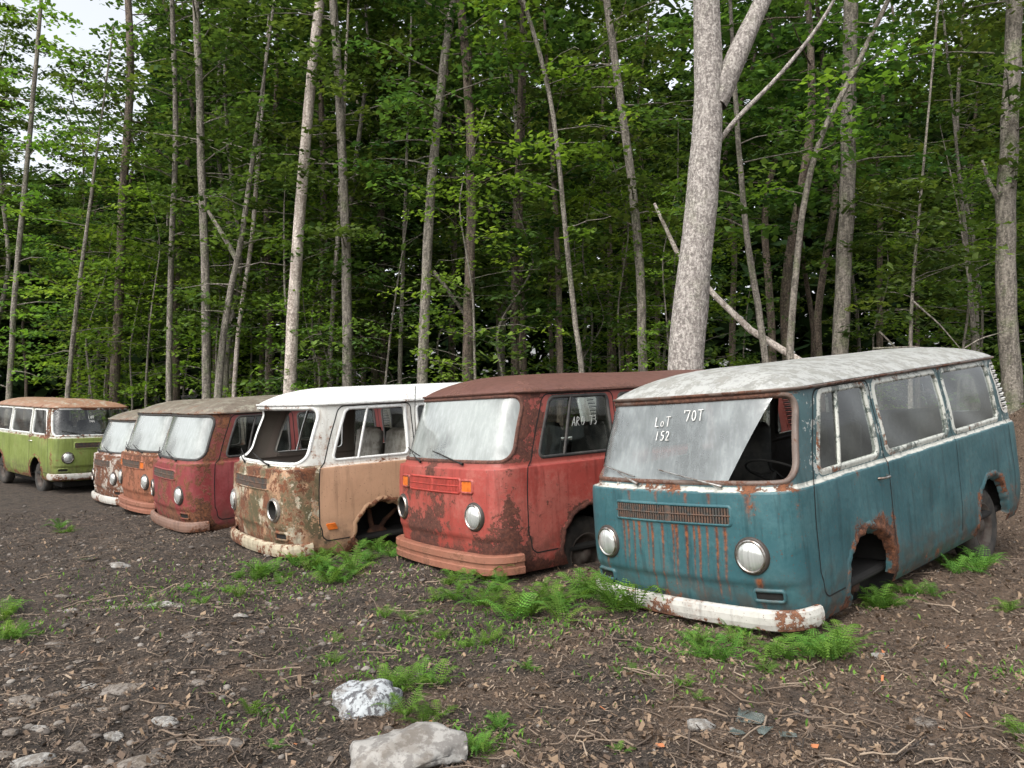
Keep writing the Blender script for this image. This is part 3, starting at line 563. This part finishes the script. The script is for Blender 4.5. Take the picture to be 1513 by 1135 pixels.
rock(px(620,1112),.28,.34,Q2,2,'flat pale grey slab of rock in the mulch',sink=.4,rz=.2)
rock(px(1035,1062),.075,.4,Q2,3,'small pale flat stone in the mulch')
for i,(a,b,s) in enumerate([(240,888,.11),(45,1016,.12),(195,1002,.13),(330,1085,.10),(60,1060,.06),(400,880,.06),(265,888,.08),(85,935,.07),(1300,965,.06),(750,975,.06),(210,880,.07),(15,940,.05),(245,1050,.07),(160,1035,.05),(1360,1060,.06),(300,1005,.06),(110,880,.06),(475,1075,.05),(370,930,.05),(1470,1018,.05),(180,825,.11),(1500,1080,.08),(150,930,.05),(90,1000,.06),(60,1105,.10),(210,1120,.12),(700,1010,.04),(1180,1040,.04),(40,970,.05),(120,960,.05),(250,960,.05),(10,1100,.07),(130,990,.06),(280,930,.05),(60,900,.05),(330,960,.04),(170,1070,.06),(30,1040,.05),(95,860,.07),(150,890,.05),(360,905,.05),(20,1075,.05),(120,1090,.07),(290,1100,.05)]):
    rock(px(a,b),s,.30,Q3 if i%4 else Q2,10+i,'weathered grey field stone half buried in dark mulch','field stones in the mulch',sink=0.0)
mb=MB(); xs,ys_=near_xy(1900,21,2.9,14)
tm=[ico(2,100+i,.5) for i in range(5)]
for i in range(1900):
    left=xs[i]/ys_[i]<-.1
    if not left and i%3: continue
    s=random.uniform(.005,.020)*(1.5 if left else .8)*(1+.04*ys_[i]); V,F=tm[i%5]; a=random.uniform(0,6.28); c,s2=math.cos(a),math.sin(a); V=V@np.array([[c,s2,0],[-s2,c,0],[0,0,1]])*s+[xs[i],ys_[i],float(gz(xs[i],ys_[i]))+s*.1]; mb.addp(V,F,tone=random.random()*.85)
M_peb=tone_mat('pebble_stone',[(.06,.050,.042),(.12,.103,.088),(.27,.245,.215)],.9)
o=link('gravel',mb.mesh('gravel',[M_peb],True,True)); o['kind']='stuff'
G_sh=glass_mat('muddy_glass_shard',.35,(.22,.24,.22),11.)
for i,(a,b,s) in enumerate([(1100,1050,.10),(1130,1075,.06),(1160,1082,.05),(1085,1075,.045),(140,803,.13)]):
    x,y=px(a,b); r=np.random.default_rng(i); k=6; an=np.sort(r.random(k)*6.28); V=np.array([(s*r.uniform(.6,1)*math.cos(t),s*r.uniform(.6,1)*math.sin(t),z) for z in (0,.004) for t in an]); mb=MB(); mb.addp(V,[tuple(range(k-1,-1,-1)),tuple(range(k,2*k))]+[(j,(j+1)%k,k+(j+1)%k,k+j) for j in range(k)])
    o=link('glass_shard',mb.mesh('glass_shard',[G_sh],False)); o.location=(x,y,float(gz(x,y))+.018); o.rotation_euler=(.06,-.05,i); tag(o,'broken piece of muddy clear glass lying on the mulch','broken glass')
# ferns
def fern_mesh(seed,nf=10):
    r=np.random.default_rng(seed); mb=MB()
    for f in range(nf):
        az=f/nf*6.283+r.normal(0,.3); L=r.uniform(.7,1.15); rise=r.uniform(.3,.85); u=np.linspace(0,1,19); rad=L*(u*.95); h=rise*np.sin(u*math.pi*r.uniform(.5,.78))*.8
        d=np.array([math.cos(az),math.sin(az),0]); pth=rad[:,None]*d+np.stack([0*u,0*u,h],1); mb.addp(*tube(pth,np.linspace(.012,.004,19),4),tone=.2)
        sd=np.array([-d[1],d[0],0]); T=np.gradient(pth,axis=0); T/=np.linalg.norm(T,axis=1)[:,None]; tn=r.uniform(.1,.9)
        for k in range(2,19):
            pl=.24*L*math.sin(min(1,(u[k]+.12))**.8*math.pi*.93+.1)+.015
            for s in (1,-1):
                dr_=s*sd+.35*T[k]+np.array([0,0,-.15+r.normal(0,.08)]); wv=T[k]*.020; p=pth[k]
                V=[];F=[]
                for q in range(3):
                    a=p+dr_*pl*q/3; b=p+dr_*pl*(q+1.05)/3; w=1.25-.35*q
                    V+=[a-wv*w*.5,b*.6+a*.4-wv*w,b,b*.6+a*.4+wv*w]; F.append((q*4,q*4+1,q*4+2,q*4+3))
                mb.addp(np.array(V),F,tone=float(np.clip(tn+r.normal(0,.1),0,1)))
    return mb.mesh('fern_fronds',[M_fern],False,True)
FM=[fern_mesh(i,5+i) for i in range(5)]
def fern(x,y,s):
    o=link('fern_plant',random.choice(FM)); o.location=(x,y,float(gz(x,y))-.01); o.scale=(s,s,s*random.uniform(.8,1.3)); o.rotation_euler=(random.uniform(-.15,.15),random.uniform(-.15,.15),random.uniform(0,6.28)); tag(o,'bright green fern growing low in the mulch','fern','ferns around the vans')
random.seed(11)
for a,b,n_,sp,s in [(830,900,13,65,.28),(865,880,6,30,.25),(735,893,10,65,.20),(1100,968,9,75,.16),(1210,962,9,55,.19),(1055,955,5,35,.14),(1305,905,8,28,.22),(1410,862,7,35,.20),(690,866,8,40,.18),(515,832,10,55,.24),(470,834,5,35,.20),(560,818,6,25,.25),(605,1010,8,40,.15),(620,1050,3,25,.12),(700,1100,4,25,.11),(395,845,7,45,.20),(300,875,3,60,.12),(330,855,3,60,.12),(210,880,2,30,.11),(500,975,3,40,.08),(705,950,5,45,.12),(770,990,2,20,.09),(1000,1020,3,50,.07),(380,1040,2,20,.10),(410,1095,1,10,.09),(915,1090,1,5,.07),(1495,910,3,20,.14),(1500,1090,2,20,.12),(15,920,4,25,.15),(10,880,3,20,.17),(75,915,1,10,.12),(540,940,2,30,.09),(620,920,3,30,.10),(720,1060,2,20,.10),(1350,893,4,20,.17),(930,990,3,35,.08),(110,750,3,20,.22),(650,880,3,25,.14)]:
    for _ in range(n_):
        x,y=px(a+random.gauss(0,sp*.6),b+random.gauss(0,sp*.16)); fern(x,y,s*random.uniform(.55,1.25))
mb=MB(); r=np.random.default_rng(77)
for a,b,n_,sp in [(300,860,600,110),(620,950,350,100),(560,1000,200,70),(200,870,200,70),(720,930,350,80),(850,920,250,80),(1020,1000,150,90),(380,1050,90,60),(20,910,200,40),(420,840,250,60),(700,1080,180,50),(1150,965,250,100),(1480,1000,100,50),(540,850,250,80),(1000,960,120,70),(1350,1000,50,100)]:
    for _ in range(n_):
        x,y=px(a+r.normal(0,sp),max(640,b+r.normal(0,sp*.25)))
        if y<2.8 or y>20: continue
        h=r.uniform(.010,.038); az=r.random()*6.28; d=np.array([math.cos(az),math.sin(az),0]); c=np.array([x,y,float(gz(x,y))]); w=np.array([-d[1],d[0],0])*r.uniform(.003,.008); up=np.array([0,0,h])
        mb.addp(np.array([c,c+d*h*.5+up*.8-w,c+d*h*1.2+up,c+d*h*.5+up*.8+w]),[(0,1,2,3)],tone=float(r.random()))
o=link('ground_weeds',mb.mesh('ground_weeds',[M_fern],False,True)); o['kind']='stuff'
# ---------------------------------------------------------------- trees
def leaves(cl,sz,seed,per):
    r=np.random.default_rng(seed); C=[];TN=[]
    for (c,rx,rz,tn) in cl:
        n=per; a=r.random(n)*6.283; q=np.sqrt(r.random(n))*rx; C.append(np.stack([c[0]+q*np.cos(a),c[1]+q*np.sin(a),c[2]+r.normal(0,rz,n)-.22*q*q/rx],1)); TN.append(np.clip(tn+r.normal(0,.12,n),0,1))
    C=np.concatenate(C); TN=np.concatenate(TN); n=len(C); yaw=r.random(n)*6.283; ln=sz*r.uniform(.6,1.2,n)
    a=np.stack([np.cos(yaw),np.sin(yaw),r.normal(-.2,.32,n)],1)*ln[:,None]; b=np.stack([-np.sin(yaw),np.cos(yaw),r.normal(0,.38,n)],1)*ln[:,None]*.38
    V=np.stack([C-a*.5,C+b-a*.05,C+a*.55,C-b-a*.05],1).reshape(-1,3)
    mb=MB(); mb.add(V,np.arange(4*n).reshape(n,4),0,np.repeat(TN,4)); return mb
def tree_parts(path,radii,lo,hi,R,nb,per,seed,leafm,barkm,leafsz=.14,tonebase=.45,wob=.5):
    r=np.random.default_rng(seed); path=np.asarray(path,float); H=path[:,2]; mb=MB(); k=np.linspace(0,len(path)-1,26)
    pp=np.stack([np.interp(k,range(len(path)),path[:,i]) for i in range(3)],1)
    for _ in range(2): pp[1:-1]=.25*pp[:-2]+.5*pp[1:-1]+.25*pp[2:]
    rr=np.interp(k,range(len(path)),radii); pp[1:,:2]+=r.normal(0,.12,(25,2))*rr[1:,None]*wob
    mb.addp(*tube(pp,rr,12,.03)); cl=[]
    for i in range(nb):
        h=lo+(hi-lo)*((i+r.random())/nb); b0=np.array([np.interp(h,pp[:,2],pp[:,j]) for j in range(3)]); az=r.random()*6.283; f=(h-lo)/(hi-lo); L=R*(.45+.55*math.sin(math.pi*min(1,f*.85+.12)))*r.uniform(.5,1.1)
        d=np.array([math.cos(az),math.sin(az),0]); up=r.uniform(.05,.5); us_=np.linspace(0,1,5); br=b0+us_[:,None]*L*d+np.stack([0*us_,0*us_,us_*L*up-.15*L*us_**2],1)+r.normal(0,.04,(5,3))*us_[:,None]
        rb=min(float(np.interp(h,pp[:,2],rr))*.3,.022); mb.addp(*tube(br,np.linspace(rb,.004,5),4))
        for q in (.45,.72,1.):
            if r.random()<.85:
                c=br[0]+(br[-1]-br[0])*q+r.normal(0,.18,3); cl.append((c,r.uniform(.35,.8)*(.7+.12*R),.05,float(np.clip(tonebase+r.normal(0,.2),0,1))))
    tm_=mb.mesh('trunk',[barkm]); cm=leaves(cl,leafsz,seed+1,per).mesh('crown',[leafm],False,True); return tm_,cm
def place(tm_,cm,loc,name='tree',rot=0,s=1.,label='',group='trees of the forest edge'):
    e=link(name,None); e.location=loc; e.rotation_euler=(0,0,rot); e.scale=(s,)*3; tag(e,label,'tree',group); link('trunk',tm_,e)
    if cm: link('crown',cm,e)
    return e
TV=[]
for i in range(7):
    H=15+i%3*1.5; r=np.random.default_rng(50+i); p=[(0,0,-.4)]+[(r.normal(0,.12)*k,r.normal(0,.12)*k,H*k/5) for k in range(1,6)]
    TV.append(tree_parts(p,[.115,.10,.085,.065,.045,.02],[3.6,4.5,3.0,6.,4.2,5.,4.5][i],H,2.7,44,50,60+i,M_leaf,[K1,K3,K3,K3,K1,K3,K3][i],.185,tonebase=.45))
UV=[]
for i in range(4):
    H=5.5+i; r=np.random.default_rng(80+i); p=[(0,0,-.3)]+[(r.normal(0,.1)*k,r.normal(0,.1)*k,H*k/4) for k in range(1,5)]
    UV.append(tree_parts(p,[.04,.032,.025,.018,.006],1.0,H,1.6,24,30,90+i,M_leafb if i%2 else M_leaf,K1,.125,tonebase=.55))
def W3(a,b,d): return ((a-756.5)/1200*d,d,CAMZ+(590-b)/1200*d)
def hero(pts,d,w0,w1,bk,label,lo=None,hi=None,R=2.,nb=26,leafm=None,sz=.14,forks=(),name='tree',per=40,seed=0,wob=.5):
    path=[W3(a,b,d) for a,b in pts]; g=float(gz(path[0][0],d)); path=[(path[0][0],d,g-.3)]+[p for p in path if p[2]>g+.1]
    last,prev=np.array(path[-1]),np.array(path[-2]); dr_=(last-prev)/max(1e-3,(last-prev)[2]); path+= [tuple(last+dr_*2.5),tuple(last+dr_*5)]
    o0=np.array(path[0]); pr=np.array(path)-o0; tt=np.clip(pr[:,2]/(last[2]-o0[2]),0,1.3); rad=np.maximum((w0+(w1-w0)*np.minimum(tt,1))*d/2400*np.where(tt>1,1-(tt-1)*1.5,1),.02); rad[0]*=1.2
    tm_,cm=tree_parts(pr,rad,lo or 5,hi or pr[-1][2],R,nb,per,seed+200,leafm or M_leaf,bk,sz,wob=wob)
    e=place(tm_,cm if nb>0 else None,tuple(o0),name=name,label=label)
    for fk in forks:
        q=np.array([W3(a,b,d+dd) for a,b,dd in fk[0]])-o0; mb=MB(); uu=np.linspace(0,len(q)-1,14); q=np.stack([np.interp(uu,range(len(q)),q[:,i]) for i in range(3)],1)
        for _ in range(2): q[1:-1]=.25*q[:-2]+.5*q[1:-1]+.25*q[2:]
        mb.addp(*tube(q,np.linspace(fk[1],fk[2],14)*d/2400,10,.03)); link('limb',mb.mesh('limb',[bk]),e)
    return e
hero([(1010,560),(1018,480),(1034,330),(1048,200),(1050,100),(1045,0),(1042,-120)],13.5,60,36,K4,'big pale grey tree trunk forking high, just behind the vans',lo=9.5,hi=13,R=2.5,nb=10,seed=1,wob=.12,
 forks=[([(1058,150,0),(1080,105,0),(1100,60,0),(1128,0,.1),(1170,-90,.2)],38,22),([(1066,205,0),(1092,170,-.2),(1150,115,-.4),(1215,35,-.6),(1250,-30,-.8)],8,4)])
hero([(427,588),(432,470),(440,330),(452,180),(462,60),(470,0)],18,20,14,K2,'pale bare straight trunk with peeled bark',lo=11,nb=4,R=1.2,seed=2,wob=.2)
hero([(305,588),(305,480),(297,300),(292,130),(285,0)],19,14,10,K1,'slender grey tree at forest edge',lo=6,seed=3)
hero([(250,590),(250,400),(258,200),(250,0)],20,9,7,K1,'slender grey tree at forest edge',lo=5,seed=4)
hero([(320,588),(335,450),(355,360),(368,260)],18.5,14,7,K1,'leaning young tree with forked limbs',lo=3.5,nb=18,seed=5,forks=[([(350,385,0),(330,350,.2),(305,310,.4)],9,5)])
hero([(514,580),(512,400),(505,250),(498,100),(490,0)],18,16,12,K1,'slender grey tree at forest edge',lo=5,seed=6)
hero([(624,580),(626,480),(632,340),(642,200),(655,90),(668,0)],17,17,12,K1,'curving grey tree at forest edge',lo=6,seed=7,forks=[([(690,470,.3),(670,440,.2),(640,400,0)],6,6)])
hero([(690,572),(692,450),(697,300),(692,120),(680,0)],17,17,12,K3,'straight brown tree at forest edge',lo=6,seed=8)
hero([(862,556),(850,480),(835,340),(822,180),(800,80),(775,0)],15.5,9,6,K1,'thin bowed pale sapling',lo=5.0,nb=20,R=1.6,leafm=M_leafb,seed=9)
hero([(828,556),(826,430),(822,320),(815,200)],17.5,11,7,K3,'thin dark young tree',lo=4,nb=20,seed=10)
hero([(950,556),(948,400),(930,230),(910,90),(898,0)],17,15,11,K1,'slender grey tree at forest edge',lo=5,seed=11)
hero([(1133,535),(1120,450),(1104,350),(1092,200),(1088,120)],15,12,7,K1,'thin curving grey tree behind the vans',lo=4.5,nb=18,seed=12)
hero([(1165,532),(1175,420),(1188,300),(1212,200),(1262,110),(1310,10)],15,12,7,K1,'bent leaning grey tree behind the vans',lo=5,nb=12,seed=13,leafm=M_leafb)
hero([(1240,525),(1248,400),(1255,250),(1258,100),(1262,0)],16,25,20,K1,'mossy grey straight tree behind the vans',lo=6,seed=14)
hero([(1497,590),(1488,450),(1487,330),(1497,200),(1503,60),(1506,0)],15.5,30,22,K1,'stout grey tree on the dirt mound',lo=5.5,seed=15,forks=[([(1482,300,0),(1465,270,.1),(1455,235,.1)],9,4)])
hero([(12,598),(22,400),(40,200),(50,60)],22,9,6,K1,'thin grey sapling at forest edge',lo=2,seed=16,leafm=M_leafb)
hero([(98,596),(112,450),(128,320)],21,8,5,K1,'thin grey sapling at forest edge',lo=3,nb=14,seed=17,leafm=M_leafb)
hero([(168,594),(175,450),(178,300),(190,120),(185,0)],23,15,10,K3,'dark trunk at forest edge',lo=4,seed=18)
hero([(590,580),(594,430),(598,300)],19,8,5,K1,'thin grey sapling at forest edge',lo=3,nb=16,seed=19)
hero([(485,585),(492,430),(500,330),(505,200)],19,8,6,K2,'thin pale sapling at forest edge',lo=4,nb=16,seed=20)
hero([(345,588),(352,480),(372,350),(380,230)],20,7,6,K2,'thin pale sapling at forest edge',lo=4,nb=16,seed=21)
hero([(565,580),(567,450),(562,330),(570,200)],21,9,7,K3,'thin dark young tree',lo=4,nb=16,seed=22)
hero([(775,560),(772,450),(768,320),(772,200)],20,9,7,K3,'thin dark young tree',lo=4,nb=16,seed=23)
hero([(1345,520),(1350,420),(1356,360)],15,8,4,K1,'thin grey sapling at forest edge',lo=3,hi=5.5,nb=12,R=1.3,seed=24)
hero([(1440,520),(1436,430),(1428,340)],17,8,6,K1,'thin grey sapling at forest edge',lo=3.5,nb=12,seed=25)
mb=MB(); q=np.array([W3(968,300,17),W3(1000,370,16.5),W3(1060,440,16),W3(1110,488,15.6),W3(1180,532,15),W3(1230,560,14.8)]); mb.addp(*tube(q,[.03,.05,.06,.065,.07,.07],8,.05)); o=link('fallen_trunk',mb.mesh('fallen_trunk',[K2])); tag(o,'pale dead trunk leaning across the forest edge','fallen trunk')
for pts in ([(1290,515),(1360,512),(1460,540)],[(1350,445),(1390,480),(1440,540)],[(1300,490),(1325,515),(1345,550)],[(1400,530),(1450,500),(1500,486)]):
    q=np.array([W3(a,b,13.5) for k,(a,b) in enumerate(pts)]); u=np.linspace(0,len(q)-1,10); q=np.stack([np.interp(u,range(len(q)),q[:,i]) for i in range(3)],1); mb=MB(); mb.addp(*tube(q,np.linspace(.018,.005,10),6,.05)); o=link('dead_branch',mb.mesh('dead_branch',[K1])); tag(o,'bare dead branch in the brush pile behind the vans','branch','dead branches in the brush')
random.seed(21)
def edge(x): return 16.5+max(0,-x-1)*.5+max(0,x-6)*.1
NT=58
for i in range(NT):
    d=17+ (i/NT)**.9*22; s=random.uniform(-.74,.74); x=s*d
    if d<edge(x)+.8: d=edge(x)+random.uniform(.5,6)
    tm_,cm=TV[i%7]; topl=(x/d<-.47); sc_=random.uniform(.8,1.15)*(.74 if topl and random.random()<.8 else 1)
    place(tm_,cm,(x,d,float(gz(x,d))),rot=random.uniform(0,6.28),s=sc_,label='tall leafy green forest tree with slim trunk')
for i in range(42):
    x=random.uniform(-15,12); d=edge(x)+random.uniform(-.8,6)+(1.5 if x<-8 else 0)
    if -1<x<6: d=max(d,15.5)
    tm_,cm=UV[i%4]; place(tm_,cm,(x,d,float(gz(x,d))),name='sapling',rot=random.uniform(0,6.28),s=random.uniform(.65,1.15),label='leafy understory sapling at the forest edge',group='saplings of the forest edge')
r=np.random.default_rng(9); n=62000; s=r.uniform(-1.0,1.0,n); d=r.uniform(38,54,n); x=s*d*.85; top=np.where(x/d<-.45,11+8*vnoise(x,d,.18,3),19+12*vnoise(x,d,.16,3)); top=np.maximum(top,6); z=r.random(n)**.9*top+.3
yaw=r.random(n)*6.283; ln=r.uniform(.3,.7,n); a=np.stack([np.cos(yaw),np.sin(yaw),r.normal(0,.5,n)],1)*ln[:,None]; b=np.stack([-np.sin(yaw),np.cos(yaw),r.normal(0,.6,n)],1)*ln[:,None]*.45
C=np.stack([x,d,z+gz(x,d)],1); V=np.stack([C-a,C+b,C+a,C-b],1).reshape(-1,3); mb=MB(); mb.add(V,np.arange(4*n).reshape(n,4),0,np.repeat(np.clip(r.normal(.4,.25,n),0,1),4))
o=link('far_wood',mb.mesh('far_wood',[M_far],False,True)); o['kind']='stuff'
# ---------------------------------------------------------------- light
EL=50
w=bpy.data.worlds.new('World'); sc.world=w; w.use_nodes=True; nt=w.node_tree; nt.nodes.clear()
sky=node(nt,'ShaderNodeTexSky'); sky.sky_type='NISHITA'; sky.sun_disc=False; sky.sun_elevation=math.radians(EL); sky.sun_rotation=math.radians(215); sky.air_density=1.2; sky.dust_density=5; sky.ozone_density=1
hs=node(nt,'ShaderNodeHueSaturation',{'Saturation':.25,'Value':2.2,'Color':sky.outputs[0]})
bg=node(nt,'ShaderNodeBackground',{0:hs.outputs[0],1:.15}); wo=node(nt,'ShaderNodeOutputWorld',{0:bg.outputs[0]})
sl=bpy.data.lights.new('sun','SUN'); sl.energy=1.3; sl.angle=math.radians(20); sl.color=(1,.96,.90); so=link('sun',sl)
dirv=Vector((math.sin(math.radians(35)),math.cos(math.radians(35)),-math.tan(math.radians(EL)))); so.rotation_euler=dirv.to_track_quat('-Z','Y').to_euler()
# ---------------------------------------------------------------- camera
cd=bpy.data.cameras.new('camera'); cd.sensor_width=36; cd.lens=36*1200/1513; cd.clip_end=600; co=link('camera',cd); co.location=(0,0,CAMZ); co.rotation_euler=(math.radians(90+1.07),0,0); sc.camera=co
